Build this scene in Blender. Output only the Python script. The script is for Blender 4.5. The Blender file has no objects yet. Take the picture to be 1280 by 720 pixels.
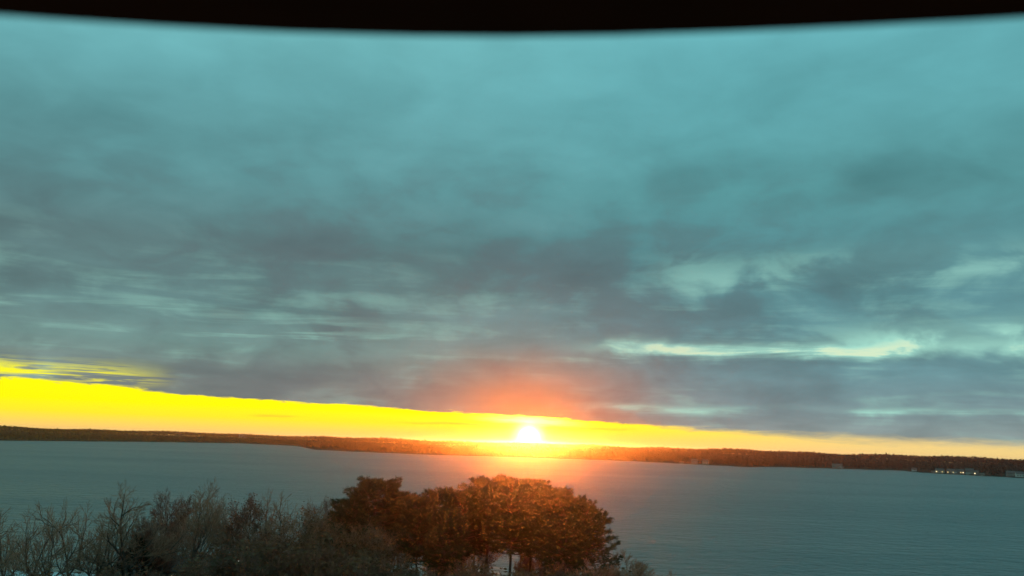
import bpy, math, random
import numpy as np
from mathutils import Vector, Matrix

SC = bpy.context.scene
COL = SC.collection
R = math.radians

# ------------------------------------------------------------------ camera
CAM_H = 25.0
F_PX, PITCH, ROLL = 1100.0, 9.95, 1.833
cd = bpy.data.cameras.new('camera')
cam = bpy.data.objects.new('camera', cd)
COL.objects.link(cam)
cd.sensor_width = 36.0
cd.lens = 36.0 * F_PX / 1280.0
cd.clip_start, cd.clip_end = 0.01, 40000.0
cd.dof.use_dof = True
cd.dof.focus_distance = 900.0
cd.dof.aperture_fstop = 17.0
CAM_R = Matrix.Rotation(R(90 + PITCH), 3, 'X') @ Matrix.Rotation(R(ROLL), 3, 'Z')
cam.matrix_world = Matrix.Translation((0, 0, CAM_H)) @ CAM_R.to_4x4()
SC.camera = cam

def ray(px, py):
    return (CAM_R @ Vector(((px - 640) / F_PX, (360 - py) / F_PX, -1.0))).normalized()

def azel(px, py):
    d = ray(px, py)
    return math.degrees(math.atan2(d.x, d.y)), math.degrees(math.asin(d.z))

def at(px, py, dist):
    """point seen at that pixel of the photograph at a horizontal distance"""
    d = ray(px, py)
    k = dist / math.hypot(d.x, d.y)
    return Vector((d.x * k, d.y * k, CAM_H + d.z * k))

def srgb(r, g, b):
    f = lambda c: (c / 255 / 12.92) if c <= 10.3 else ((c / 255 + 0.055) / 1.055) ** 2.4
    return (f(r), f(g), f(b), 1.0)

# ------------------------------------------------------------------ sun
SUN_AZ, SUN_EL = azel(661, 546)
SUN_DIR = Vector((math.sin(R(SUN_AZ)) * math.cos(R(SUN_EL)), math.cos(R(SUN_AZ)) * math.cos(R(SUN_EL)), math.sin(R(SUN_EL))))
sd = bpy.data.lights.new('sun', 'SUN')
sd.energy = 5.0
sd.angle = R(0.5)
sd.color = (1.0, 0.20, 0.022)
sun = bpy.data.objects.new('sun', sd)
COL.objects.link(sun)
sun.rotation_euler = SUN_DIR.to_track_quat('Z', 'Y').to_euler()
sun.location = (0, 0, 60)

# ------------------------------------------------------------------ view
SC.view_settings.view_transform = 'Standard'
SC.view_settings.look = 'None'
SC.view_settings.exposure = 0.0
SC.view_settings.gamma = 1.0
SC.view_settings.use_curve_mapping = False
SC.render.engine = 'CYCLES'
SC.cycles.use_denoising = True
SC.cycles.max_bounces = 6
SC.cycles.volume_bounces = 0
SC.cycles.transparent_max_bounces = 8

# ------------------------------------------------------------------ node helper
class NT:
    """small expression builder on a node tree"""
    def __init__(self, tree):
        self.t = tree
        tree.nodes.clear()
    def n(self, typ, **kw):
        nd = self.t.nodes.new(typ)
        for k, v in kw.items():
            setattr(nd, k, v)
        return nd
    def put(self, sock, v):
        if isinstance(v, V):
            self.t.links.new(v.s, sock)
        elif hasattr(v, 'is_output'):
            self.t.links.new(v, sock)
        else:
            sock.default_value = v
    def m(self, op, *a, clamp=False):
        nd = self.n('ShaderNodeMath', operation=op, use_clamp=clamp)
        for i, v in enumerate(a):
            self.put(nd.inputs[i], v)
        return V(self, nd.outputs[0])
    def step(self, x, a, b):
        nd = self.n('ShaderNodeMapRange', interpolation_type='SMOOTHSTEP')
        for i, v in enumerate((x, a, b, 0.0, 1.0)):
            self.put(nd.inputs[i], v)
        return V(self, nd.outputs[0])
    def bump_at(self, x, c, w):
        """soft hat of half width w about c"""
        d = (x - c) * (1.0 / w)
        return self.m('EXPONENT', (d * d) * -1.0)
    def vec(self, x, y, z=0.0):
        nd = self.n('ShaderNodeCombineXYZ')
        for i, v in enumerate((x, y, z)):
            self.put(nd.inputs[i], v)
        return nd.outputs[0]
    def noise(self, vec, scale=1.0, detail=4.0, rough=0.5, dist=0.0):
        nd = self.n('ShaderNodeTexNoise')
        if vec is not None:
            self.put(nd.inputs['Vector'], vec)
        nd.inputs['Scale'].default_value = scale
        nd.inputs['Detail'].default_value = detail
        nd.inputs['Roughness'].default_value = rough
        nd.inputs['Distortion'].default_value = dist
        return V(self, nd.outputs[0])
    def ramp(self, fac, stops):
        nd = self.n('ShaderNodeValToRGB')
        e = nd.color_ramp.elements
        e[0].position, e[0].color = stops[0]
        e[1].position, e[1].color = stops[-1]
        for p, c in stops[1:-1]:
            k = e.new(p); k.color = c
        self.put(nd.inputs[0], fac)
        return nd.outputs[0]
    def mix(self, fac, a, b, mode='MIX'):
        nd = self.n('ShaderNodeMix', data_type='RGBA', blend_type=mode, clamp_factor=True)
        self.put(nd.inputs[0], fac)
        self.put(nd.inputs[6], a)
        self.put(nd.inputs[7], b)
        return nd.outputs[2]

class V:
    def __init__(self, nt, s): self.nt, self.s = nt, s
    def __add__(self, o): return self.nt.m('ADD', self, o)
    __radd__ = __add__
    def __sub__(self, o): return self.nt.m('SUBTRACT', self, o)
    def __rsub__(self, o): return self.nt.m('SUBTRACT', o, self)
    def __mul__(self, o): return self.nt.m('MULTIPLY', self, o)
    __rmul__ = __mul__
    def __truediv__(self, o): return self.nt.m('DIVIDE', self, o)

# ------------------------------------------------------------------ world: overcast dusk sky with a clear strip along the horizon
world = bpy.data.worlds.new('World')
SC.world = world
world.use_nodes = True
g = NT(world.node_tree)
tc = g.n('ShaderNodeTexCoord')
sep = g.n('ShaderNodeSeparateXYZ')
g.t.links.new(tc.outputs['Generated'], sep.inputs[0])
dx, dy, dz = (V(g, sep.outputs[i]) for i in range(3))
AZ = g.m('ARCTAN2', dx, dy) * (180 / math.pi)
EL = g.m('ARCSINE', dz) * (180 / math.pi)
# cloud deck in perspective
inv = 1.0 / 1.0
den = g.m('MAXIMUM', dz, 0.0) + 0.085
PX, PY = dx / den, dy / den
P3 = g.vec(PX, PY, 0.0)
big = g.noise(P3, 0.75, 4, 0.5, 0.3)
mid = g.noise(g.vec(PX, PY, 7.3), 1.9, 5, 0.5, 0.4)
fine = g.noise(g.vec(AZ * 0.12, EL * 0.55, 3.1), 1.0, 7, 0.6, 0.6)
streak = g.noise(g.vec(AZ * 0.085, EL * 1.0, 9.2), 1.0, 7, 0.58, 0.6)

base_l = g.ramp(EL * (1 / 32), [(0.0, srgb(132, 136, 130)), (0.10, srgb(122, 132, 128)), (0.17, srgb(108, 138, 134)),
                                (0.24, srgb(98, 130, 130)), (0.36, srgb(90, 118, 120)), (0.50, srgb(92, 143, 147)),
                                (0.68, srgb(102, 166, 171)), (0.85, srgb(114, 186, 190)), (1.0, srgb(118, 190, 194))])
base_r = g.ramp(EL * (1 / 32), [(0.0, srgb(140, 150, 145)), (0.08, srgb(116, 138, 142)), (0.15, srgb(102, 140, 146)),
                                (0.24, srgb(92, 136, 142)), (0.36, srgb(86, 134, 140)), (0.50, srgb(88, 149, 153)),
                                (0.68, srgb(96, 165, 171)), (0.85, srgb(106, 181, 188)), (1.0, srgb(114, 188, 194))])
cloud = g.mix(g.step(AZ, -8.0, 16.0), base_l, base_r)
# light and dark of the deck
lump = g.noise(g.vec(AZ * 0.09, EL * 0.21, 5.5), 1.0, 4, 0.48, 0.5)
puff = g.noise(g.vec(AZ * 0.21, EL * 0.42, 8.5), 1.0, 5, 0.52, 0.35)
low = g.step(EL, 15.0, 7.0)
lum = (big - 0.5) * 0.5 + (mid - 0.5) * 0.22 + ((lump - 0.5) * 0.95 + (puff - 0.5) * 0.62) * (1.0 - g.step(EL, 13.0, 24.0) * 0.5) + (fine - 0.5) * (low * 0.5 + 0.1)
gain = g.m('MAXIMUM', lum * 0.82 + 1.03, 0.5)
cloud = g.mix(1.0, cloud, g.vec(gain, gain, gain), 'MULTIPLY')
# mauve underside in the darker parts
mauve = g.step(puff + lump * 0.8, 0.98, 0.76) * g.step(EL, 20.0, 11.0) * g.bump_at(AZ, -4.0, 26.0)
cloud = g.mix(mauve * 0.42, cloud, srgb(100, 108, 114))
# thin places where the light comes through
thin = g.step(streak, 0.46, 0.66)
thin2 = g.step(puff, 0.46, 0.66)
wave = (puff - 0.5) * 2.2 + (streak - 0.5) * 1.0
bandR = g.bump_at(EL + wave, 6.15, 0.42) * g.step(AZ, 2.0, 9.0)
bandR2 = g.bump_at(EL + wave * 1.6, 7.0, 0.9) * g.step(AZ, 17.0, 25.0)
bandL = g.bump_at(EL + wave, 6.6, 0.8) * g.step(AZ, -4.0, -14.0)
bandT = g.bump_at(EL + wave * 0.35, 2.55, 0.20) * g.step(AZ, 3.0, 8.0)
patch = g.bump_at(EL + wave * 1.6, 11.4, 1.1) * g.step(AZ, 8.0, 12.0)
light = bandR * (thin * 0.9 + 0.5) + bandR2 * (thin2 * 0.75 + 0.25) + bandL * thin * 0.42 + bandT * (thin * 0.5 + thin2 * 0.3 + 0.06) + patch * (thin2 * 0.28 + 0.04)
haze_streaks = g.step(streak * 0.5 + puff * 0.5, 0.5, 0.68) * g.step(EL, 14.0, 7.0) * 0.26
cloud = g.mix(g.m('MINIMUM', light + haze_streaks, 1.0), cloud, srgb(168, 226, 208))
cloud = g.mix(g.step(light, 0.72, 1.15) * 0.75, cloud, srgb(226, 240, 200))
# clouds lit from below round the sun
sunaz = AZ - SUN_AZ
glow = g.m('EXPONENT', (sunaz * sunaz) * (-1 / 30.0)) * g.step(EL, 7.0, 1.0)
cloud = g.mix(glow * 0.72 * (fine * 0.7 + 0.65), cloud, srgb(250, 142, 66))
glow2 = g.m('EXPONENT', (sunaz * sunaz) * (-1 / 130.0)) * g.step(EL, 13.0, 2.0)
cloud = g.mix(glow2 * 0.28, cloud, srgb(190, 126, 110))
# the clear strip: its upper edge sinks from left to right
rag = g.noise(g.vec(AZ * 0.5, EL * 3.0, 1.7), 1.0, 6, 0.65, 0.8)
edge = g.m('MAXIMUM', AZ * -0.035 + 1.68, 0.45)
edge = g.m('MINIMUM', edge, 3.2) + (streak - 0.5) * 0.8 + (fine - 0.5) * 0.35 + (rag - 0.5) * 0.45
soft = g.step(AZ, 4.0, 22.0) * 0.30 + 0.07
deck = g.step((EL - edge) / soft, -1.0, 1.0)
# ragged yellow tongues above the strip on the left
tongue = g.bump_at(EL + (fine - 0.5) * 1.2, 3.25, 0.5) * g.step(AZ, -20.0, -26.0) * g.step(g.noise(g.vec(AZ * 0.16, EL * 3.2, 2.2), 1.0, 6, 0.6, 0.5), 0.43, 0.55)
deck = deck * (1.0 - tongue * 0.95)
wisp = g.bump_at(EL + (fine - 0.5) * 0.8, 1.1, 0.10) * g.step(streak, 0.5, 0.68) * 0.35
clear = g.ramp(EL * (1 / 4.0), [(0.0, (1.0, 0.62, 0.20, 1)), (0.10, (1.0, 0.70, 0.12, 1)), (0.24, (1.0, 0.84, 0.03, 1)), (0.42, (1.05, 0.96, 0.004, 1)), (1.0, (0.98, 1.0, 0.004, 1))])
clear = g.mix(g.step(AZ, 4.0, 26.0) * 0.9, clear, (0.88, 0.66, 0.26, 1))
clear = g.mix(wisp * 1.6, clear, srgb(214, 176, 60))
# the sun itself, and the whitened air round it
dotp = dx * SUN_DIR.x + dy * SUN_DIR.y + dz * SUN_DIR.z
theta = g.m('ARCCOSINE', g.m('MINIMUM', dotp, 1.0)) * (180 / math.pi)
disc = g.m('EXPONENT', theta * theta * (-1 / 0.40))
aure = g.m('EXPONENT', theta * theta * (-1 / 4.0)) * (1.0 - deck)
rim = g.m('EXPONENT', (sunaz * sunaz) * (-1 / 6.0)) * g.bump_at(EL, edge - 0.28, 0.22) * (1.0 - deck)

nish = g.n('ShaderNodeTexSky', sky_type='NISHITA')
nish.sun_disc = False
nish.sun_elevation = R(SUN_EL)
nish.sun_rotation = R(SUN_AZ)
nish.air_density, nish.dust_density = 1.0, 2.0
bg_n = g.n('ShaderNodeBackground'); bg_n.inputs['Strength'].default_value = 0.05
g.t.links.new(g.mix(1.0, nish.outputs[0], (1.0, 0.8, 0.05, 1), 'MULTIPLY'), bg_n.inputs['Color'])
bg_clear = g.n('ShaderNodeBackground'); g.t.links.new(clear, bg_clear.inputs['Color'])
add = g.n('ShaderNodeAddShader')
g.t.links.new(bg_n.outputs[0], add.inputs[0]); g.t.links.new(bg_clear.outputs[0], add.inputs[1])
bg_cloud = g.n('ShaderNodeBackground'); g.t.links.new(cloud, bg_cloud.inputs['Color'])
mx = g.n('ShaderNodeMixShader')
g.put(mx.inputs[0], deck)
g.t.links.new(add.outputs[0], mx.inputs[1]); g.t.links.new(bg_cloud.outputs[0], mx.inputs[2])
bg_sun = g.n('ShaderNodeBackground'); bg_sun.inputs['Color'].default_value = (1.0, 0.95, 0.62, 1)
g.put(bg_sun.inputs['Strength'], disc * 3.6 + aure * 0.12 + rim * 0.8)
add2 = g.n('ShaderNodeAddShader')
g.t.links.new(mx.outputs[0], add2.inputs[0]); g.t.links.new(bg_sun.outputs[0], add2.inputs[1])
wo = g.n('ShaderNodeOutputWorld')
g.t.links.new(add2.outputs[0], wo.inputs['Surface'])
try:
    world.cycles.sampling_method = 'MANUAL'
    world.cycles.sample_map_resolution = 1024
except Exception:
    pass

# ------------------------------------------------------------------ materials
def material(name):
    m = bpy.data.materials.new(name)
    m.use_nodes = True
    n = NT(m.node_tree)
    bs = n.n('ShaderNodeBsdfPrincipled')
    out = n.n('ShaderNodeOutputMaterial')
    n.t.links.new(bs.outputs[0], out.inputs['Surface'])
    return m, n, bs

def noisy(name, c1, c2, scale, rough=0.85, bump=0.0, spec=0.3, detail=5):
    m, n, bs = material(name)
    t = n.n('ShaderNodeTexCoord')
    f = n.noise(t.outputs['Object'], scale, detail, 0.6)
    n.t.links.new(n.ramp(f, [(0.3, (*c1, 1)), (0.7, (*c2, 1))]), bs.inputs['Base Color'])
    bs.inputs['Roughness'].default_value = rough
    bs.inputs['Specular IOR Level'].default_value = spec
    if bump:
        b = n.n('ShaderNodeBump'); b.inputs['Strength'].default_value = bump
        n.put(b.inputs['Height'], f)
        n.t.links.new(b.outputs[0], bs.inputs['Normal'])
    return m

def leafy(name, c1, c2, scale, transl):
    """leaf or needle: colour varies by clump, some light passes through"""
    m, n, bs = material(name)
    t = n.n('ShaderNodeTexCoord')
    f = n.noise(t.outputs['Object'], scale, 4, 0.6)
    col = n.ramp(f, [(0.32, (*c1, 1)), (0.68, (*c2, 1))])
    n.t.links.new(col, bs.inputs['Base Color'])
    bs.inputs['Roughness'].default_value = 0.7
    bs.inputs['Specular IOR Level'].default_value = 0.1
    tr = n.n('ShaderNodeBsdfTranslucent')
    n.t.links.new(col, tr.inputs['Color'])
    mx = n.n('ShaderNodeMixShader'); mx.inputs[0].default_value = transl
    n.t.links.new(bs.outputs[0], mx.inputs[1]); n.t.links.new(tr.outputs[0], mx.inputs[2])
    out = [x for x in n.t.nodes if x.type == 'OUTPUT_MATERIAL'][0]
    n.t.links.new(mx.outputs[0], out.inputs['Surface'])
    return m

def lit(name, col, strength):
    m, n, bs = material(name)
    t = n.n('ShaderNodeTexCoord')
    f = n.noise(t.outputs['Object'], 1.7, 2, 0.5)
    c = n.ramp(f, [(0.3, (col[0] * 0.6, col[1] * 0.55, col[2] * 0.5, 1)), (0.7, (*col, 1))])
    n.t.links.new(c, bs.inputs['Emission Color'])
    bs.inputs['Emission Strength'].default_value = strength
    bs.inputs['Base Color'].default_value = (0.2, 0.18, 0.15, 1)
    return m

M = {}
M['bark'] = noisy('bark', (0.045, 0.036, 0.03), (0.10, 0.078, 0.064), 3.0, bump=0.4)
M['twig'] = noisy('twig', (0.19, 0.105, 0.068), (0.33, 0.19, 0.125), 0.8)
M['twig_red'] = noisy('twig_red', (0.13, 0.068, 0.05), (0.24, 0.12, 0.085), 0.8)
M['pine_bark'] = noisy('pine_bark', (0.06, 0.035, 0.025), (0.14, 0.08, 0.055), 3.5, bump=0.5)
M['needle'] = leafy('needle', (0.022, 0.034, 0.016), (0.055, 0.062, 0.026), 0.5, 0.14)
M['oak_leaf'] = leafy('oak_leaf', (0.11, 0.062, 0.04), (0.20, 0.11, 0.06), 0.6, 0.35)
M['cedar_leaf'] = leafy('cedar_leaf', (0.02, 0.024, 0.016), (0.045, 0.042, 0.026), 0.9, 0.15)
M['shrub_leaf'] = leafy('shrub_leaf', (0.04, 0.028, 0.018), (0.085, 0.058, 0.034), 0.8, 0.25)
M['siding'] = noisy('siding', (0.42, 0.43, 0.43), (0.55, 0.56, 0.55), 1.5)
M['siding_tan'] = noisy('siding_tan', (0.30, 0.25, 0.19), (0.40, 0.34, 0.27), 1.5)
M['siding_dim'] = noisy('siding_dim', (0.13, 0.135, 0.135), (0.20, 0.205, 0.205), 0.3)
M['trim'] = noisy('trim', (0.62, 0.62, 0.60), (0.75, 0.75, 0.73), 2.0)
M['shingle'] = noisy('shingle', (0.07, 0.07, 0.072), (0.12, 0.12, 0.122), 2.5, bump=0.3, spec=0.05)
M['metal_roof'] = noisy('metal_roof', (0.42, 0.48, 0.50), (0.58, 0.64, 0.66), 0.7, rough=0.38, spec=0.6)
M['brick_red'] = noisy('brick_red', (0.20, 0.09, 0.06), (0.30, 0.14, 0.10), 4.0)
M['door_paint'] = noisy('door_paint', (0.10, 0.05, 0.035), (0.15, 0.075, 0.05), 2.0)
M['glass_dark'] = noisy('glass_dark', (0.02, 0.022, 0.025), (0.035, 0.04, 0.045), 2.0, rough=0.08, spec=0.6)
M['glass_lit'] = lit('glass_lit', (1.0, 0.72, 0.26), 1.3)
M['glass_warm'] = lit('glass_warm', (1.0, 0.80, 0.45), 2.4)
M['lamp_glow'] = lit('lamp_glow', (1.0, 0.93, 0.80), 2.0)
M['dock_wood'] = noisy('dock_wood', (0.30, 0.29, 0.27), (0.45, 0.43, 0.40), 2.0)
M['black_plastic'] = noisy('black_plastic', (0.008, 0.013, 0.018), (0.012, 0.018, 0.025), 30.0, rough=1.0, spec=0.0)
M['steel'] = noisy('steel', (0.25, 0.26, 0.27), (0.36, 0.37, 0.38), 5.0, rough=0.45)
M['ground'] = noisy('ground', (0.035, 0.03, 0.02), (0.085, 0.07, 0.045), 0.12, bump=0.5, detail=9)
M['far_ground'] = noisy('far_ground', (0.03, 0.025, 0.02), (0.06, 0.048, 0.036), 0.02, detail=8, spec=0.0)

def make_water():
    m, n, bs = material('water')
    t = n.n('ShaderNodeTexCoord')
    sp = n.n('ShaderNodeSeparateXYZ'); n.t.links.new(t.outputs['Object'], sp.inputs[0])
    x, y = V(n, sp.outputs[0]), V(n, sp.outputs[1])
    chop = n.noise(n.vec(x * 0.55, y * 0.95), 1.0, 6, 0.62, 0.4)
    swell = n.noise(n.vec(x * 0.045, y * 0.11, 4.0), 1.0, 5, 0.55, 0.3)
    gust = n.noise(n.vec(x * 0.0035, y * 0.011, 2.0), 1.0, 5, 0.55, 0.5)
    wave = n.noise(n.vec(x * 0.16, y * 0.20, 6.0), 1.0, 4, 0.6, 0.6)
    prev = None
    for hgt, dist in ((chop, 1.0), (wave, 3.6), (swell, 2.2)):
        b1 = n.n('ShaderNodeBump'); b1.inputs['Strength'].default_value = 0.9; b1.inputs['Distance'].default_value = dist
        n.put(b1.inputs['Height'], hgt)
        if prev: n.t.links.new(prev.outputs[0], b1.inputs['Normal'])
        prev = b1
    n.t.links.new(prev.outputs[0], bs.inputs['Normal'])
    n.put(bs.inputs['Roughness'], gust * 0.2 + 0.27)
    bs.inputs['Base Color'].default_value = (0.118, 0.132, 0.132, 1)
    bs.inputs['IOR'].default_value = 1.33
    bs.inputs['Specular IOR Level'].default_value = 0.5
    return m
M['water'] = make_water()

def make_far_wood():
    m, n, bs = material('far_wood')
    a = n.n('ShaderNodeVertexColor', layer_name='tone')
    n.t.links.new(a.outputs[0], bs.inputs['Base Color'])
    bs.inputs['Roughness'].default_value = 0.9
    bs.inputs['Specular IOR Level'].default_value = 0.0
    return m
M['far_wood'] = make_far_wood()

# ------------------------------------------------------------------ mesh helpers
class MB:
    def __init__(self): self.v, self.f = [], []
    def add(self, vs, fs):
        o = len(self.v)
        self.v.extend(vs)
        self.f.extend(tuple(i + o for i in f) for f in fs)
    def box(self, x0, x1, y0, y1, z0, z1):
        self.add([(x0, y0, z0), (x1, y0, z0), (x1, y1, z0), (x0, y1, z0), (x0, y0, z1), (x1, y0, z1), (x1, y1, z1), (x0, y1, z1)],
                 [(3, 2, 1, 0), (4, 5, 6, 7), (0, 1, 5, 4), (1, 2, 6, 5), (2, 3, 7, 6), (3, 0, 4, 7)])
    def tube(self, pts, rads, sides, cap=False):
        vs, fs = [], []
        n = len(pts)
        for i, p in enumerate(pts):
            d = (pts[min(i + 1, n - 1)] - pts[max(i - 1, 0)])
            if d.length < 1e-9: d = Vector((0, 0, 1))
            d.normalize()
            a = Vector((0, 0, 1)) if abs(d.z) < 0.9 else Vector((1, 0, 0))
            u = d.cross(a).normalized(); w = d.cross(u)
            for k in range(sides):
                an = 2 * math.pi * k / sides
                vs.append(tuple(p + (u * math.cos(an) + w * math.sin(an)) * rads[i]))
        for i in range(n - 1):
            for k in range(sides):
                k2 = (k + 1) % sides
                fs.append((i * sides + k, i * sides + k2, (i + 1) * sides + k2, (i + 1) * sides + k))
        if cap:
            fs.append(tuple(range(sides))[::-1]); fs.append(tuple((n - 1) * sides + k for k in range(sides)))
        self.add(vs, fs)
    def mesh(self, name, mat, smooth=False):
        me = bpy.data.meshes.new(name)
        me.from_pydata(self.v, [], self.f)
        me.materials.append(M[mat])
        if smooth:
            me.polygons.foreach_set('use_smooth', [True] * len(me.polygons))
        me.update()
        return me
    def build(self, name, mat, parent=None, smooth=False):
        return link(name, self.mesh(name, mat, smooth), parent)

def link(name, data, parent=None):
    o = bpy.data.objects.new(name, data)
    COL.objects.link(o)
    if parent is not None: o.parent = parent
    return o

def tag(o, label=None, cat=None, group=None, kind=None):
    if label: o['label'] = label
    if cat: o['category'] = cat
    if group: o['group'] = group
    if kind: o['kind'] = kind
    return o

def thing(name, loc, label, cat, group=None, rz=0.0, scale=1.0):
    o = link(name, None)
    o.empty_display_size = 0.5
    o.location = loc
    o.rotation_euler = (0, 0, rz)
    o.scale = scale if hasattr(scale, '__len__') else (scale,) * 3
    return tag(o, label, cat, group)

# ------------------------------------------------------------------ the setting
def ground_z(x, y):
    d = math.hypot(x, y)
    return 1.3 + 0.5 * math.sin(x * 0.05) * math.cos(y * 0.04)

def shore_y(x):
    return 149 + 4 * math.sin(x * 0.035 + 1) + 2.5 * math.sin(x * 0.11) - max(0, x - 10) * 0.10

def build_ground():
    b = MB()
    xs = np.linspace(-260, 260, 105)
    rows = 60
    for j in range(rows + 1):
        for x in xs:
            t = j / rows
            y = -120 + (shore_y(x) + 9 + 120) * t
            z = ground_z(x, y)
            edge = shore_y(x) - y
            if edge < 6: z = -1.2 + (z + 1.2) * max(0, (edge + 9) / 15) ** 1.2
            b.v.append((x, y, z + random.uniform(-.06, .06)))
    n = len(xs)
    for j in range(rows):
        for i in range(n - 1):
            b.f.append((j * n + i, j * n + i + 1, (j + 1) * n + i + 1, (j + 1) * n + i))
    tag(b.build('ground', 'ground', smooth=True), kind='structure')

random.seed(5)
build_ground()

b = MB()
S = 3200
b.add([(-S, -400, 0), (S, -400, 0), (S, S, 0), (-S, S, 0)], [(0, 1, 2, 3)])
tag(b.build('lake_water', 'water'), kind='structure')

# far shore: distance of the water's edge by bearing (pixel column, pixel row of the water's edge)
SHORE = [(-500, 536), (-300, 541), (-120, 547), (0, 550.7), (100, 551.6), (200, 552.6), (300, 554.2), (370, 557.5), (392, 562), (430, 564),
         (540, 568.6), (640, 571.2), (780, 576), (860, 580), (938, 584), (962, 583.4), (1040, 585.6), (1128, 588.2),
         (1150, 590.6), (1220, 594.5), (1280, 597.6), (1400, 602), (1600, 606), (1900, 612)]
SH = []
for px, py in SHORE:
    d = ray(px, py)
    k = -CAM_H / d.z
    SH.append((math.atan2(d.x, d.y), k * math.hypot(d.x, d.y)))
SH_A = np.array([a for a, _ in SH]); SH_D = np.array([r for _, r in SH])

def shore_dist(a):
    return float(np.interp(a, SH_A, SH_D)) + 9 * math.sin(a * 190) + 6 * math.sin(a * 470 + 1.0)

def far_z(a, off):
    """height of the far land, off metres behind its shore"""
    hill = 1.6 * math.sin(a * 9 + 0.6) + 1.0 * math.sin(a * 23)
    t = min(max(off, 0), 420) / 420
    return 0.8 + (0.55 * t + 0.45 * t * t * (3 - 2 * t)) * (15.0 + hill)

def build_far():
    b = MB()
    aa = np.linspace(SH_A[0], SH_A[-1], 420)
    offs = [-6, 0, 12, 40, 90, 160, 260, 400, 560]
    for a in aa:
        s = shore_dist(a)
        for o in offs:
            r = s + o
            z = -0.8 if o < 0 else far_z(a, o)
            b.v.append((math.sin(a) * r, math.cos(a) * r, z))
    n = len(offs)
    for i in range(len(aa) - 1):
        for j in range(n - 1):
            b.f.append((i * n + j, (i + 1) * n + j, (i + 1) * n + j + 1, i * n + j + 1))
    tag(b.build('far_shore', 'far_ground', smooth=True), kind='structure')
build_far()

# far woods: bare and evergreen crowns massed behind the shore
def build_far_woods(clear):
    rng = np.random.default_rng(11)
    vs, cols = [], []
    a0, a1 = ray(-180, 550), ray(1460, 600)
    a0, a1 = math.atan2(a0.x, a0.y), math.atan2(a1.x, a1.y)
    rowspec = [(5, 1.0), (13, 1.0), (24, 1.0), (40, .9), (60, .9), (90, .8), (130, .8), (180, .8), (250, .9), (300, 1.5), (350, 1.8), (400, 2.2), (440, 2.4), (480, 2.4), (510, 2.2)]
    for off, dens in rowspec:
        a = a0
        while a < a1:
            s = shore_dist(a)
            a += rng.uniform(3.5, 8.5) / (s + off) / dens
            o = off + rng.uniform(-5, 5) * (1 + off / 80)
            if o < 2: o = 2.0
            r = s + o
            gx, gy, gz = math.sin(a) * r, math.cos(a) * r, far_z(a, o)
            if o < 45 and any(abs(gx - cx) < w and gy < cy + 14 for cx, cy, w in clear):
                continue
            ever = rng.random() < 0.2 + 0.5 * min(1, max(0, (a - 0.0) / 0.35))
            h = rng.uniform(10, 17) if off > 10 else rng.uniform(5, 12)
            if rng.random() < 0.04: h *= 1.15
            top = 24.5 + 1.3 * math.sin(a * 31) + 1.1 * math.sin(a * 83)
            if gz + h > top + rng.uniform(-1.0, .6): h = max(4, top - gz + rng.uniform(-1.5, .5))
            w = h * rng.uniform(0.22, 0.36)
            k = 46 if off < 60 else 30
            if ever: tone = np.array([0.015, 0.016, 0.014]) * rng.uniform(0.7, 1.3)
            else: tone = np.array([0.030, 0.024, 0.021]) * rng.uniform(0.7, 1.3)
            u = rng.normal(size=(k, 3)); u /= np.linalg.norm(u, axis=1)[:, None]
            u *= (rng.random(k) ** 0.4)[:, None]
            if ever:
                zz = rng.random(k) ** 1.3
                c = np.stack([u[:, 0] * w * (1.05 - zz), u[:, 1] * w * (1.05 - zz), (0.2 + 0.8 * zz) * h], 1)
            else:
                c = np.stack([u[:, 0] * w, u[:, 1] * w, h * 0.62 + u[:, 2] * h * 0.38], 1)
            c += (gx, gy, gz)
            sz = rng.uniform(0.45, 1.15, size=(k, 1, 1)) * (0.9 if not ever else 1.1) * (1.25 if off > 280 else 1.0)
            tri = c[:, None, :] + rng.normal(size=(k, 3, 3)) * sz * (1.0, 1.0, 0.85)
            # the stem
            st = np.array([[[gx - .18, gy, gz - .5], [gx + .18, gy, gz - .5], [gx, gy, gz + h * .8]]])
            tri = np.concatenate([tri, st])
            vs.append(tri.reshape(-1, 3))
            cc = np.ones((k + 1, 4)); cc[:, :3] = tone * rng.uniform(0.85, 1.15, size=(k + 1, 1))
            cols.append(np.repeat(cc, 3, axis=0))
    v = np.concatenate(vs).astype(np.float32); c = np.concatenate(cols).astype(np.float32)
    n = len(v)
    me = bpy.data.meshes.new('far_woods')
    me.vertices.add(n); me.vertices.foreach_set('co', v.ravel())
    me.loops.add(n); me.loops.foreach_set('vertex_index', np.arange(n, dtype=np.int32))
    me.polygons.add(n // 3); me.polygons.foreach_set('loop_start', np.arange(0, n, 3, dtype=np.int32))
    at_ = me.color_attributes.new('tone', 'FLOAT_COLOR', 'POINT')
    at_.data.foreach_set('color', c.ravel())
    me.materials.append(M['far_wood'])
    me.update(calc_edges=True)
    tag(link('far_woods', me), 'dark brown winter woodland along the whole far shore of the lake', 'woodland', kind='stuff')

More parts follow.
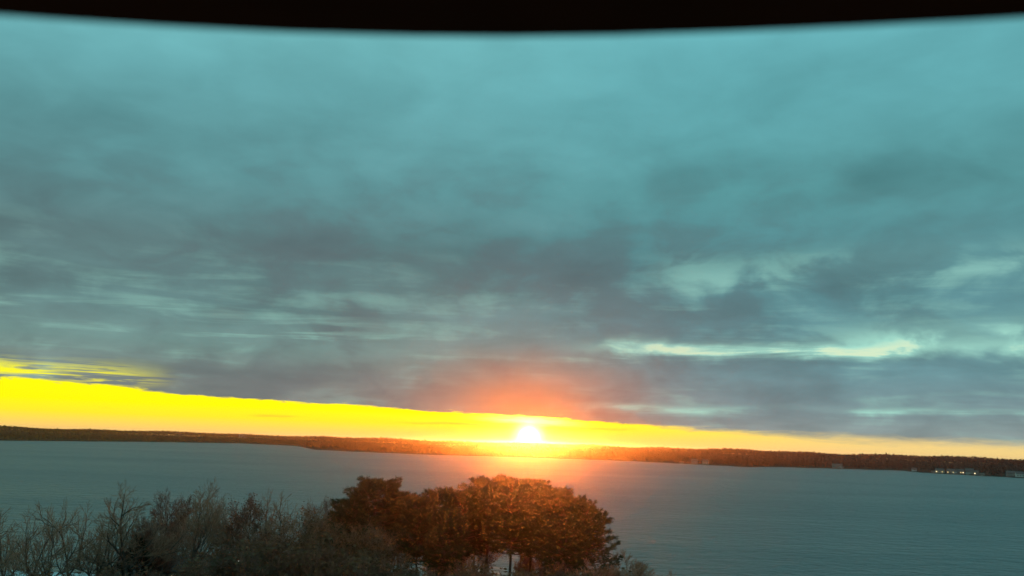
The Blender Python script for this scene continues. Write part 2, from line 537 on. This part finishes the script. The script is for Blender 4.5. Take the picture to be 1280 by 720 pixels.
# ------------------------------------------------------------------ houses
def house(name, loc, rz, w, d, h, roof_h, label, cat, mats, lit_windows=(), group=None, windows=3, chimney=True, door=True, win=None):
    """gabled house: ridge along local x, front towards local -y"""
    t = thing(name, loc, label, cat, group, rz)
    wall, roofm = mats
    b = MB()
    x, y = w / 2, d / 2
    vs = [(-x, -y, -0.6), (x, -y, -0.6), (x, y, -0.6), (-x, y, -0.6), (-x, -y, h), (x, -y, h), (x, y, h), (-x, y, h), (-x, 0, h + roof_h), (x, 0, h + roof_h)]
    b.add(vs, [(0, 1, 5, 4), (2, 3, 7, 6), (1, 2, 6, 9, 5), (3, 0, 4, 8, 7), (3, 2, 1, 0)])
    b.build('wall', wall, t)
    b = MB()
    ov, th = 0.45, 0.16
    for s in (-1, 1):
        ey, ez = s * (y + ov), h - roof_h * ov / y
        p = [(-x - ov, 0, h + roof_h + .03), (x + ov, 0, h + roof_h + .03), (x + ov, ey, ez + .03), (-x - ov, ey, ez + .03)]
        q = [(a_, b_, c_ + th) for a_, b_, c_ in p]
        b.add(p + q, [(0, 1, 2, 3), (7, 6, 5, 4), (0, 4, 5, 1), (1, 5, 6, 2), (2, 6, 7, 3), (3, 7, 4, 0)])
    rf = b.build('roof', roofm, t)
    if roofm == 'metal_roof':                       # standing seams
        k = int(w / 0.6)
        for i in range(k + 1):
            xx = -x - ov + .05 + (w + 2 * ov - .1) * i / k
            b = MB()
            for s in (-1, 1):
                ey, ez = s * (y + ov), h - roof_h * ov / y
                b.tube([Vector((xx, 0.02 * s, h + roof_h + .2)), Vector((xx, ey, ez + .2))], [.03, .03], 4)
            b.build('seam', roofm, rf)
    if chimney:
        b = MB(); b.box(x * .4, x * .4 + .8, -.4, .4, h + roof_h * .5, h + roof_h + 1.0)
        b.build('chimney', 'brick_red', rf)
    n = windows
    for i in range(n):
        cx = -x + w * (i + .5) / n
        is_door = door and i == n // 2
        ww, z0, z1 = (0.5, 0.05, 2.1) if is_door else (0.6, 0.95, 2.15)
        if win and not is_door: ww, z0, z1 = win
        b = MB()
        for (x0, x1, za, zb) in ((cx - ww - .1, cx - ww, z0 - .1, z1 + .1), (cx + ww, cx + ww + .1, z0 - .1, z1 + .1), (cx - ww, cx + ww, z1, z1 + .1), (cx - ww, cx + ww, z0 - .1, z0)):
            b.box(x0, x1, -y - .07, -y + .02, za, zb)
        if not is_door:
            b.box(cx - .03, cx + .03, -y - .06, -y + .01, z0, z1)
            f = b.build('window', 'trim', t)
            b = MB(); b.box(cx - ww, cx + ww, -y - .03, -y + .02, z0, z1)
            b.build('pane', lit_windows[i] if i < len(lit_windows) and lit_windows[i] else 'glass_dark', f)
        else:
            f = b.build('door', 'trim', t)
            b = MB(); b.box(cx - ww, cx + ww, -y - .04, -y + .02, z0, z1)
            b.build('door_leaf', 'door_paint', f)
    return t

def gz(p): return ground_z(p.x, p.y)

# near houses seen between the bare trunks
p = at(74, 720, 127)
house('cottage', (p.x, p.y, 1.2), R(-4), 12.5, 6.4, 4.4, 1.5, 'low cottage with pale blue metal roof behind the leftmost bare trunks', 'house',
      ('siding', 'metal_roof'), ('', '', 'glass_warm', ''), windows=4, chimney=False)
p = at(183, 720, 128)
house('bungalow', (p.x, p.y, 1.2), R(8), 6.5, 6.0, 5.6, 1.4, 'small bungalow with grey shingle roof behind the dark cedar', 'house',
      ('siding_tan', 'shingle'), ('glass_warm', '', 'glass_lit'), windows=3, win=(0.55, 4.1, 5.3), chimney=False)
p = at(249, 712, 126)
house('cabin', (p.x, p.y, 1.2), R(-6), 6.2, 5.0, 6.3, 1.4, 'pale grey cabin with yellow lit windows deep among the brown trees', 'house',
      ('siding', 'shingle'), ('glass_lit', '', 'glass_lit'), windows=3, win=(0.8, 4.2, 5.7), chimney=False)

# far lakeside houses: pixel column, metres behind the water's edge, size, lit panes
FAR_HOUSES = [
    (1174, 9, 16, 9, 4.5, 3.0, 'long lakeside house with lit yellow windows, leftmost of the lit houses', ('glass_warm', '', 'glass_lit'), ('siding_tan', 'shingle')),
    (1188, 10, 15, 9, 4.5, 3.2, 'lit lakeside house second in the row of houses on the right shore', ('glass_lit', '', 'glass_lit'), ('siding_dim', 'shingle')),
    (1199, 9, 13, 9, 4.5, 3.2, 'lit lakeside house third in the row beside the broad pale house', ('', 'glass_lit', 'glass_warm'), ('siding_dim', 'shingle')),
    (1211, 22, 14, 10, 6.0, 3.8, 'broad pale house with tall gable on the right far shore', ('', '', ''), ('siding_dim', 'shingle')),
    (1219, 8, 8, 7, 4.0, 3.0, 'small white boathouse below the broad pale house', ('glass_warm', '', ''), ('siding_dim', 'shingle')),
    (1262, 14, 15, 9, 5.5, 3.5, 'pale grey house at the far right end of the shore', ('', '', ''), ('siding_dim', 'shingle')),
    (1273, 16, 13, 9, 5.0, 3.5, 'grey house beside the last pale house on the right shore', ('', '', ''), ('siding', 'shingle')),
    (1142, 8, 9, 7, 3.5, 2.5, 'dim grey cottage on the tip of the right headland', ('', '', ''), ('siding', 'shingle')),
    (1046, 7, 15, 8, 4.0, 2.5, 'pale low house on the bay between the two right headlands', ('', '', ''), ('siding_dim', 'shingle')),
    (868, 8, 10, 8, 4.0, 2.8, 'small pale cottage on the shore right of the sun', ('', '', ''), ('siding_dim', 'shingle')),
    (882, 9, 9, 8, 4.0, 2.8, 'tan cottage next to the pale one right of the sun', ('', '', ''), ('siding_tan', 'shingle')),
    (220, 380, 16, 12, 6.5, 3.5, 'pale house standing on the left wooded ridge', ('', '', ''), ('siding_dim', 'shingle')),
    (302, 380, 24, 12, 7.0, 3.0, 'long house breaking the skyline of the left ridge', ('', '', ''), ('siding', 'shingle')),
]
CLEAR = []
for px, off, w, d, h, rh, lab, lw, mats in FAR_HOUSES:
    if px > 1100: w, d, h, rh = w * .72, d * .8, h * .78, rh * .8
    r0 = ray(px, 570); a = math.atan2(r0.x, r0.y)
    r = shore_dist(a) + off
    loc = (math.sin(a) * r, math.cos(a) * r, max(1.2, far_z(a, off)))
    t = house('lakeside_house', loc, -a + random.uniform(-.3, .3), w, d, h, rh, lab, 'house', mats, lw, 'houses along the far shore', windows=3, chimney=False, door=False, win=(0.75, 0.9, 2.3))
    if off < 60: CLEAR.append((loc[0], loc[1], w * .62))
for px, lab in ((1166, 'wooden dock left of the lit lakeside houses'), (1192, 'wooden dock in front of the lit lakeside houses'), (1208, 'wooden dock below the broad pale house'),
                (1226, 'wooden dock right of the small boathouse'), (1052, 'wooden dock in the bay by the pale low house'), (852, 'wooden dock left of the small shore cottages')):
    r0 = ray(px, 570); a = math.atan2(r0.x, r0.y); r = shore_dist(a)
    t = thing('dock', (math.sin(a) * (r - 9), math.cos(a) * (r - 9), 0), lab, 'dock', 'docks on the far shore', -a)
    b = MB(); b.box(-1.4, 1.4, -10, 12, .55, .85); b.build('deck', 'dock_wood', t)
    for sx in (-1.3, 1.3):
        for yy in (-9.5, -4, 2, 8):
            b = MB(); b.tube([Vector((sx, yy, -1)), Vector((sx, yy, 1.6))], [.14, .14], 6, True); b.build('post', 'dock_wood', t)
    b = MB()
    b.box(-3.2, 3.2, -11, -5, 3.0, 3.25); b.build('canopy', 'trim', t)
    for sx in (-3.1, 3.1):
        for yy in (-10.8, -5.2):
            b = MB(); b.tube([Vector((sx, yy, -1)), Vector((sx, yy, 3.05))], [.1, .1], 6); b.build('canopy_post', 'dock_wood', t)

build_far_woods(CLEAR)

# ------------------------------------------------------------------ bare trees
def rot_about(v, axis, ang): return Matrix.Rotation(ang, 3, axis) @ v

def perp(d, rng):
    a = Vector((rng.gauss(0, 1), rng.gauss(0, 1), rng.gauss(0, 1)))
    p = d.cross(a)
    return p.normalized() if p.length > 1e-6 else Vector((1, 0, 0))

def bare_tree(seed, h=15.0, spread=0.5, trunk_r=0.28, fork=0.3, lean=0.0, stems=1, leaves=0, twig_mat='twig', up=0.18, levels=5, twig_r=0.02, dens=1.0):
    """returns meshes (trunk and limbs, twigs, leaves) of a tree h metres tall"""
    rng = random.Random(seed)
    wood, twig, leaf = MB(), MB(), MB()
    ends = []
    def grow(p, d, L, r, lev):
        nseg = 5 if lev == 0 else (4 if lev < 3 else 2)
        pts, rads = [p.copy()], [r]
        cur, dd = p.copy(), d.copy()
        for i in range(nseg):
            wob = 0.10 if lev == 0 else 0.24
            dd = rot_about(dd, perp(dd, rng), rng.gauss(0, wob))
            dd = (dd + Vector((0, 0, up * (0.5 if lev else 0.2)))).normalized()
            cur = cur + dd * (L / nseg)
            pts.append(cur.copy())
            rads.append(r * (1 - 0.5 * (i + 1) / nseg))
        if lev < 3:
            wood.tube(pts, rads, 7 if lev == 0 else 5)
        else:
            twig.tube(pts, [max(x, twig_r * .8) for x in rads], 3)
        if lev >= levels:
            ends.append((cur, dd)); return
        n = (rng.randint(4, 6), rng.randint(5, 7), rng.randint(5, 7), rng.randint(4, 6), rng.randint(3, 5))[min(lev, 4)]
        n = max(2, round(n * dens)) if lev > 0 else n
        for i in range(n):
            t0 = fork if lev == 0 else 0.22
            t = t0 + (1 - t0) * (i + rng.random() * .9) / n
            k = min(int(t * nseg), nseg - 1)
            q = pts[k].lerp(pts[k + 1], t * nseg - k)
            ax = (pts[k + 1] - pts[k]).normalized()
            ang = rng.uniform(0.45, 0.95) * (1.0 if lev else 0.5 + spread)
            nd = rot_about(ax, perp(ax, rng), ang)
            if lev >= 1 and nd.z < -0.25: nd.z *= -0.4; nd.normalize()
            ratio = rng.uniform(.5, .78) * (1 - 0.35 * t if lev == 0 else 1 - .25 * t)
            grow(q, nd, L * ratio, max(rads[k] * rng.uniform(.5, .72), .012), lev + 1)
        # leader
        grow(cur, rot_about(dd, perp(dd, rng), .15), L * .5, rads[-1] * .9, lev + 1)
    for s in range(stems):
        a = rng.random() * 6.28
        d = Vector((lean + (0.28 * math.cos(a) if stems > 1 else 0), (0.28 * math.sin(a) if stems > 1 else 0), 1)).normalized()
        grow(Vector((0.25 * math.cos(a), 0.25 * math.sin(a), -.5)) if stems > 1 else Vector((0, 0, -.5)), d, h * .6, trunk_r / (stems ** .5), 0)
    for i in range(leaves):
        c, dd = rng.choice(ends)
        c = c + Vector((rng.gauss(0, .25), rng.gauss(0, .25), rng.gauss(0, .25)))
        u = perp(Vector((0, 0, 1)), rng) * rng.uniform(.07, .14); w = perp(u.normalized(), rng) * rng.uniform(.06, .1)
        leaf.add([tuple(c - u), tuple(c + w), tuple(c + u), tuple(c - w)], [(0, 1, 2, 3)])
    allz = max(v[2] for v in twig.v)
    k = h / allz
    for m_ in (wood, twig, leaf):
        m_.v = [(x * k, y * k, z * k) for x, y, z in m_.v]
    out = [('trunk', wood.mesh('trunk', 'bark', True)), ('crown', twig.mesh('crown', twig_mat))]
    if leaves: out.append(('foliage', leaf.mesh('foliage', 'oak_leaf')))
    return h, out

PROTO = {
    'slim': bare_tree(1, 12, .75, .24, .55, lean=.05, levels=4, twig_r=.022, dens=.8),
    'fork': bare_tree(2, 13, .8, .30, .5, stems=2, levels=4, twig_r=.022, dens=.72),
    'big': bare_tree(3, 16, .55, .40, .42, levels=5, twig_r=.016, dens=.8),
    'round': bare_tree(4, 14, .65, .28, .28, levels=5, twig_mat='twig_red', twig_r=.016),
    'lean': bare_tree(6, 15, .5, .26, .5, lean=.16, levels=5, twig_r=.016, dens=.85),
    'brown': bare_tree(7, 13, .6, .26, .25, levels=5, leaves=4500, twig_mat='twig_red', twig_r=.016),
    'brown2': bare_tree(8, 13, .5, .22, .2, stems=2, levels=4, leaves=4500, twig_mat='twig', twig_r=.02),
    'shrub': bare_tree(9, 5, .7, .10, .12, stems=4, levels=4, leaves=2600, twig_mat='twig_red', twig_r=.014),
    'brush': bare_tree(10, 5, .5, .08, .15, stems=4, levels=4, twig_r=.012),
}

TOPOFF = {}
def top_offset(me, h):
    """where the highest fifth of a crown sits off the stem's foot"""
    a = np.empty(len(me.vertices) * 3, np.float32); me.vertices.foreach_get('co', a); a = a.reshape(-1, 3)
    q = a[a[:, 2] > h * .82]
    return float(q[:, 0].mean()), float(q[:, 1].mean())

def plant(name, kind, px, top, dist, label, cat, group, rz, wide=1.0):
    p = at(px, top, dist)
    z0 = ground_z(p.x, p.y)
    h0, parts = PROTO[kind]
    k = (p.z - z0) / h0
    ox, oy = TOPOFF.setdefault(kind, top_offset(parts[1][1] if kind[:4] != 'pine' else parts[2][1], h0))
    c, s_ = math.cos(rz), math.sin(rz)
    t = thing(name, (p.x - (ox * c - oy * s_) * k * wide, p.y - (ox * s_ + oy * c) * k * wide, z0), label, cat, group, rz, (k * wide, k * wide, k))
    for nm, me in parts:
        link(nm, me, t)
    return t

GB = 'bare trees on the near bank'
BARE = [
    ('slim', 4, 640, 116, 'thin bare tree cut off by the left edge of the picture', 0.3, 1.0),
    ('fork', 46, 625, 121, 'bare tree with thin crooked stems, second from the left edge', 1.3, .9),
    ('slim', 68, 640, 116, 'thin bare tree leaning over the pale cottage roof', 2.6, 1.0),
    ('fork', 103, 617, 120, 'forked bare tree at the right end of the pale cottage roof', 4.4, .9),
    ('slim', 128, 648, 124, 'short thin bare tree just left of the big spreading tree', 5.3, 1.0),
    ('big', 161, 597, 117, 'tall spreading bare tree with the thickest trunk on the left', 0.9, 1.0),
    ('round', 211, 608, 124, 'round domed reddish tree right of the big spreading tree', 2.2, .85),
    ('brown', 234, 618, 138, 'reddish brown tree with clinging leaves below two taller crowns', 0.4, .8),
    ('lean', 262, 596, 119, 'tall leaning bare tree with a round topped crown', 0.1, .8),
    ('fork', 287, 620, 126, 'bare tree with fine upright twigs right of the leaning tree', 3.2, .9),
    ('brown', 312, 615, 122, 'brown leaved tree in the middle of the brown thicket', 5.0, .85),
    ('big', 334, 607, 126, 'fine twigged bare tree standing tallest in the brown thicket', 3.9, .7),
    ('slim', 354, 612, 121, 'slim bare tree at the right shoulder of the brown thicket', 1.9, 1.0),
    ('brown2', 379, 626, 118, 'low brown leaved tree in the dip before the pines', 2.2, 1.0),
    ('round', 404, 616, 124, 'twiggy rounded tree touching the leftmost pine', 5.6, .8),
    ('brown2', 425, 640, 116, 'brown leaved tree in front of the leftmost pine trunk', 0.6, .9),
    ('brown2', 462, 648, 117, 'brown leaved tree under the left dome of pines', 1.1, .9),
    ('fork', 494, 655, 131, 'thin bare tree behind the trunks of the left dome', 2.9, .9),
    ('brown', 528, 652, 132, 'brown leaved tree behind the saddle of the pine grove', 3.7, .9),
    ('fork', 566, 650, 133, 'bare tree behind the trunks left of the right dome', 0.2, 1.0),
    ('brown2', 598, 655, 131, 'brown leaved tree behind the left crest of the right dome', 4.1, .9),
    ('round', 662, 668, 130, 'low reddish tree between the pine trunks right below the sun', 2.4, .8),
    ('brown', 706, 660, 131, 'brown leaved tree behind the right slope pines', 1.4, .9),
    ('brush', 781, 692, 112, 'bare bushy sapling right of the last pine', 0.6, 1.3),
    ('brush', 799, 704, 111, 'lowest bare sapling out over the water right of the pines', 2.6, 1.0),
    ('brush', 821, 716, 108, 'tip of a bare twig showing at the bottom edge right of the pines', 4.0, .8),
]
for kind, px, top, dist, lab, rz, wide in BARE:
    plant('bare_tree' if kind not in ('brush',) else 'bare_sapling', kind, px, top, dist, lab, 'tree' if kind != 'brush' else 'sapling', GB, rz, wide)

# ------------------------------------------------------------------ cedar
def cedar_mesh(seed, h=7.0, w=1.7):
    rng = random.Random(seed)
    wood, leaf = MB(), MB()
    wood.tube([Vector((0, 0, -.4)), Vector((.05, 0, h * .5)), Vector((0, 0, h * .95))], [.16, .1, .02], 6)
    for i in range(4200):
        z = rng.random() ** 1.15
        r = w * (1 - z) ** .7 * (0.35 + 0.65 * rng.random() ** .5) * (1 + .25 * math.sin(z * 40 + rng.random()))
        a = rng.random() * 6.283
        c = Vector((r * math.cos(a), r * math.sin(a), .5 + z * (h - .5)))
        d = Vector((math.cos(a), math.sin(a), rng.uniform(.1, .9))).normalized() * rng.uniform(.18, .4)
        u = perp(d.normalized(), rng) * .05
        leaf.add([tuple(c - u), tuple(c + u), tuple(c + d)], [(0, 1, 2)])
    return h, [('trunk', wood.mesh('trunk', 'bark')), ('crown', leaf.mesh('crown', 'cedar_leaf'))]
PROTO['cedar'] = cedar_mesh(3)
plant('cedar_tree', 'cedar', 174, 672, 119, 'dark dense cedar standing right against the big spreading bare trunk', 'tree', None, 0.5, 1.25)

# ------------------------------------------------------------------ pines
def pine(seed, h=18.0, crown0=.42, wide=4.2, lop=0.0, dens=1.0):
    """loblolly pine: straight stem, rounded crown of upswept branches ending in needle tufts"""
    rng = random.Random(seed)
    wood, limb, leaf = MB(), MB(), MB()
    bx, by = rng.uniform(-.5, .5), rng.uniform(-.4, .4)
    stem = lambda t: Vector((bx * math.sin(t * 2.2), by * math.sin(t * 2.8), t * h * .97 - .4 * (1 - t)))
    wood.tube([stem(i / 9) for i in range(10)], [.27 * (1 - .86 * i / 9) for i in range(10)], 8)
    def tuft(c, d, n):
        for _ in range(n):
            v = (d + Vector((rng.gauss(0, .75), rng.gauss(0, .75), rng.gauss(0.15, .6)))).normalized() * rng.uniform(.28, .52)
            u = perp(v.normalized(), rng) * rng.uniform(.018, .034)
            s = c + Vector((rng.gauss(0, .10), rng.gauss(0, .10), rng.gauss(0, .08)))
            leaf.add([tuple(s - u), tuple(s + u), tuple(s + v)], [(0, 1, 2)])
    nb = int(88 * dens)
    for i in range(nb):
        t = crown0 + (1 - crown0) * ((i + rng.random()) / nb) ** .85
        q = (t - crown0) / (1 - crown0)
        prof = (0.62 + 1.1 * q) if q < .34 else math.sqrt(max(0.015, 1 - ((q - .34) / .67) ** 2))
        prof = min(prof, 1.0)
        a = i * 2.39996 + rng.uniform(-.4, .4)
        L = wide * prof * rng.uniform(.5, 1.2)
        if lop and math.cos(a) > .35: L *= 1 + lop * (1 - q)
        rise = -0.10 + 0.55 * q + rng.uniform(-.1, .15)
        p0 = stem(t)
        out = Vector((math.cos(a), math.sin(a), rise)).normalized()
        pts = [p0]
        for k in range(1, 5):
            f = k / 4
            pts.append(p0 + out * (L * f) + Vector((0, 0, .16 * L * f * f + rng.gauss(0, .06) - .10 * L * f * (1 - f))))
        limb.tube(pts, [.075 * (1 - .2 * k) * (1.1 - .5 * q) + .008 for k in range(5)], 4)
        m = max(4, int(L * 3.0))
        for j in range(m):
            f = .30 + .70 * (j + rng.random()) / m
            k = min(int(f * 4), 3)
            c = pts[k].lerp(pts[k + 1], f * 4 - k)
            side = out.cross(Vector((0, 0, 1))).normalized() * rng.choice((-1, 1))
            sl = L * .52 * (1.15 - f) * rng.uniform(.5, 1.2) + .25
            tip = c + (out * .6 + side * .8 + Vector((0, 0, rng.gauss(.25, .4)))).normalized() * sl
            limb.tube([c, tip], [.022, .012], 3)
            for e in range(3):
                tuft(c.lerp(tip, (e + 1) / 3), (tip - c).normalized(), 16)
        tuft(pts[-1], out, 30)
    top = max(v[2] for v in leaf.v); k = h / top
    for m_ in (wood, limb, leaf): m_.v = [(x * k, y * k, z * k) for x, y, z in m_.v]
    return h, [('trunk', wood.mesh('trunk', 'pine_bark', True)), ('branches', limb.mesh('branches', 'pine_bark')), ('crown', leaf.mesh('crown', 'needle'))]

PROTO['pine_a'] = pine(21, 18, .52, 4.5)
PROTO['pine_b'] = pine(22, 18, .50, 4.3)
PROTO['pine_c'] = pine(23, 18, .50, 4.0)
PROTO['pine_d'] = pine(24, 18, .34, 3.7, lop=.5, dens=.95)
GP = 'pine trees on the near bank'
PINES = [
    ('pine_b', 440, 617, 121, 'lower pine on the left shoulder of the pine grove', 0.5, 1.0),
    ('pine_a', 472, 592, 124, 'tall round topped pine forming the left dome of the grove', 1.5, 1.15),
    ('pine_c', 503, 611, 128, 'pine on the right slope of the left dome', 3.1, 1.0),
    ('pine_c', 524, 617, 119, 'lower pine in the saddle between the two domes', 4.0, .9),
    ('pine_b', 546, 606, 126, 'small headed pine just right of the saddle', 2.0, .85),
    ('pine_a', 580, 605, 123, 'pine on the left slope of the right dome', 5.1, 1.0),
    ('pine_b', 610, 590, 127, 'pine forming the left crest of the right dome', 0.9, 1.1),
    ('pine_a', 640, 591, 120, 'tall pine whose top stands just left under the sun', 3.6, 1.0),
    ('pine_c', 668, 595, 126, 'pine whose top stands directly below the sun', 1.0, 1.1),
    ('pine_b', 696, 603, 121, 'pine just right of the one below the sun', 4.6, 1.0),
    ('pine_a', 719, 616, 125, 'pine second from the right end of the grove', 2.4, .95),
    ('pine_d', 738, 628, 119, 'last pine on the right with long separate branches over the water', 0.0, 1.0),
    ('pine_c', 488, 626, 136, 'pine far back behind the left dome', 2.9, .9),
    ('pine_b', 594, 620, 138, 'pine far back behind the left slope of the right dome', 0.4, .9),
    ('pine_c', 652, 616, 137, 'pine far back between the two trees under the sun', 5.5, .9),
    ('pine_a', 684, 620, 136, 'pine far back behind the right slope of the grove', 1.9, .9),
    ('pine_c', 560, 632, 113, 'short pine in front of the saddle', 1.2, 1.0),
    ('pine_b', 705, 640, 113, 'short pine low in front of the right slope', 5.9, 1.0),
]
for kind, px, top, dist, lab, rz, wide in PINES:
    plant('pine_tree', kind, px, top, dist, lab, 'tree', GP, rz, wide)

# ------------------------------------------------------------------ undergrowth shrubs along the bottom of the view
GS = 'undergrowth shrubs at the foot of the trees'
SHRUBS = [
    (14, 715, 106, 'dark shrub at the bottom left corner'), (60, 717, 107, 'low shrub below the pale cottage roof'), (105, 717, 108, 'low shrub below the right end of the pale roof'),
    (137, 712, 110, 'shrub left of the thickest bare trunk'), (212, 708, 111, 'shrub under the round domed reddish tree'), (236, 716, 108, 'shrub below the yellow lit windows'),
    (276, 690, 112, 'shrub under the leaning bare tree'), (305, 676, 113, 'tall shrub under the brown thicket'), (333, 684, 110, 'shrub at the heart of the brown thicket'),
    (362, 672, 112, 'tall shrub at the right of the brown thicket'), (392, 680, 110, 'shrub in the dip before the pines'), (420, 690, 109, 'shrub in front of the leftmost pine'),
    (455, 694, 110, 'shrub under the left dome of pines'), (488, 702, 109, 'shrub under the right slope of the left dome'), (517, 711, 108, 'shrub below the saddle of the pines'),
    (556, 705, 108, 'shrub under the small headed pine'), (594, 700, 109, 'shrub under the left slope of the right dome'), (672, 708, 108, 'shrub below the pine under the sun'),
    (722, 704, 108, 'shrub at the foot of the right end pines'), (754, 710, 107, 'shrub under the long branches of the last pine'),
]
for i, (px, top, dist, lab) in enumerate(SHRUBS):
    plant('shrub', 'shrub', px, top, dist, lab, 'shrub', GS, i * 1.7, 1.0 + .25 * math.sin(i * 2.3))

# yard light among the brown trees
p = at(299, 703, 113)
t = thing('yard_lamp', (p.x, p.y, ground_z(p.x, p.y)), 'small white yard lamp glowing low among the brown trees', 'lamp')
hz = p.z - ground_z(p.x, p.y)
b = MB(); b.tube([Vector((0, 0, -.3)), Vector((0, 0, hz))], [.07, .05], 8, True); b.build('post', 'steel', t)
b = MB(); b.tube([Vector((0, 0, hz + .18)), Vector((0, 0, hz + .34))], [.16, .03], 10, True); b.build('lamp_cap', 'steel', t)
b = MB(); b.tube([Vector((0, 0, hz)), Vector((0, 0, hz + .09)), Vector((0, 0, hz + .18))], [.06, .11, .11], 10, True); b.build('lamp_bulb', 'lamp_glow', t)

# ------------------------------------------------------------------ the webcam's own weather hood on its mast
hood = thing('weather_camera', (0, 0, CAM_H), 'black weatherproof camera whose blurred curved hood crosses the top edge', 'camera')
hood.rotation_euler = CAM_R.to_euler()
def hood_parts():
    HV = 0.035
    # front lip of the visor in camera axes: height above the lens axis / distance, traced by column
    lip = []
    for px, py in ((-160, 4), (-60, 12), (60, 21), (200, 30), (360, 38), (520, 42.5), (640, 43.5), (760, 42), (920, 37), (1080, 30), (1220, 23), (1340, 16), (1440, 10)):
        zf = HV / ((360 - py - 2.5) / F_PX)
        lip.append(((px - 640) / F_PX * zf, HV, -zf))
    xl, xr = lip[0][0], lip[-1][0]
    ring = lip + [(xr + .002, HV, -.05), (xr + .002, HV, .06), (xl - .002, HV, .06), (xl - .002, HV, -.05)]
    n = len(ring)
    b = MB()
    up = [(x, y + .004, z) for x, y, z in ring]
    b.add(ring + up, [tuple(range(n)), tuple(range(2 * n - 1, n - 1, -1))] + [(i, (i + 1) % n, n + (i + 1) % n, n + i) for i in range(n)])
    b.build('visor', 'black_plastic', hood)
    b = MB(); b.box(-.032, .032, -.032, .0345, .012, .14); b.build('body', 'black_plastic', hood)
    b = MB(); b.tube([Vector((0, 0, .004)), Vector((0, 0, .0118))], [.022, .024], 20, True); b.build('lens_ring', 'black_plastic', hood)
    b = MB(); b.tube([Vector((0, -.0325, .08)), Vector((0, -.075, .11)), Vector((0, -.09, .26))], [.012, .012, .012], 8, True); b.build('bracket', 'steel', hood)
hood_parts()
mast = thing('steel_mast', (0, -.33, 0), 'tall grey steel mast carrying the weather camera', 'mast')
b = MB(); b.tube([Vector((0, 0, 1.0)), Vector((0, 0, CAM_H + .4))], [.11, .07], 14, True); b.build('pole', 'steel', mast)
b = MB(); b.box(-.3, .3, -.3, .3, 1.0, 1.9); b.build('footing', 'siding', mast)

# ------------------------------------------------------------------ evening haze over the lake
m = bpy.data.materials.new('haze'); m.use_nodes = True
n = NT(m.node_tree)
pv = n.n('ShaderNodeVolumePrincipled')
pv.inputs['Color'].default_value = (0.92, 0.92, 0.92, 1)
pv.inputs['Density'].default_value = 0.00006
pv.inputs['Anisotropy'].default_value = 0.945
out = n.n('ShaderNodeOutputMaterial')
n.t.links.new(pv.outputs[0], out.inputs['Volume'])
M['haze'] = m
b = MB(); b.box(-3300, 3300, -450, 3300, -2.5, 29)
tag(b.build('haze', 'haze'), 'thin evening haze lying over the lake', 'haze', kind='stuff')
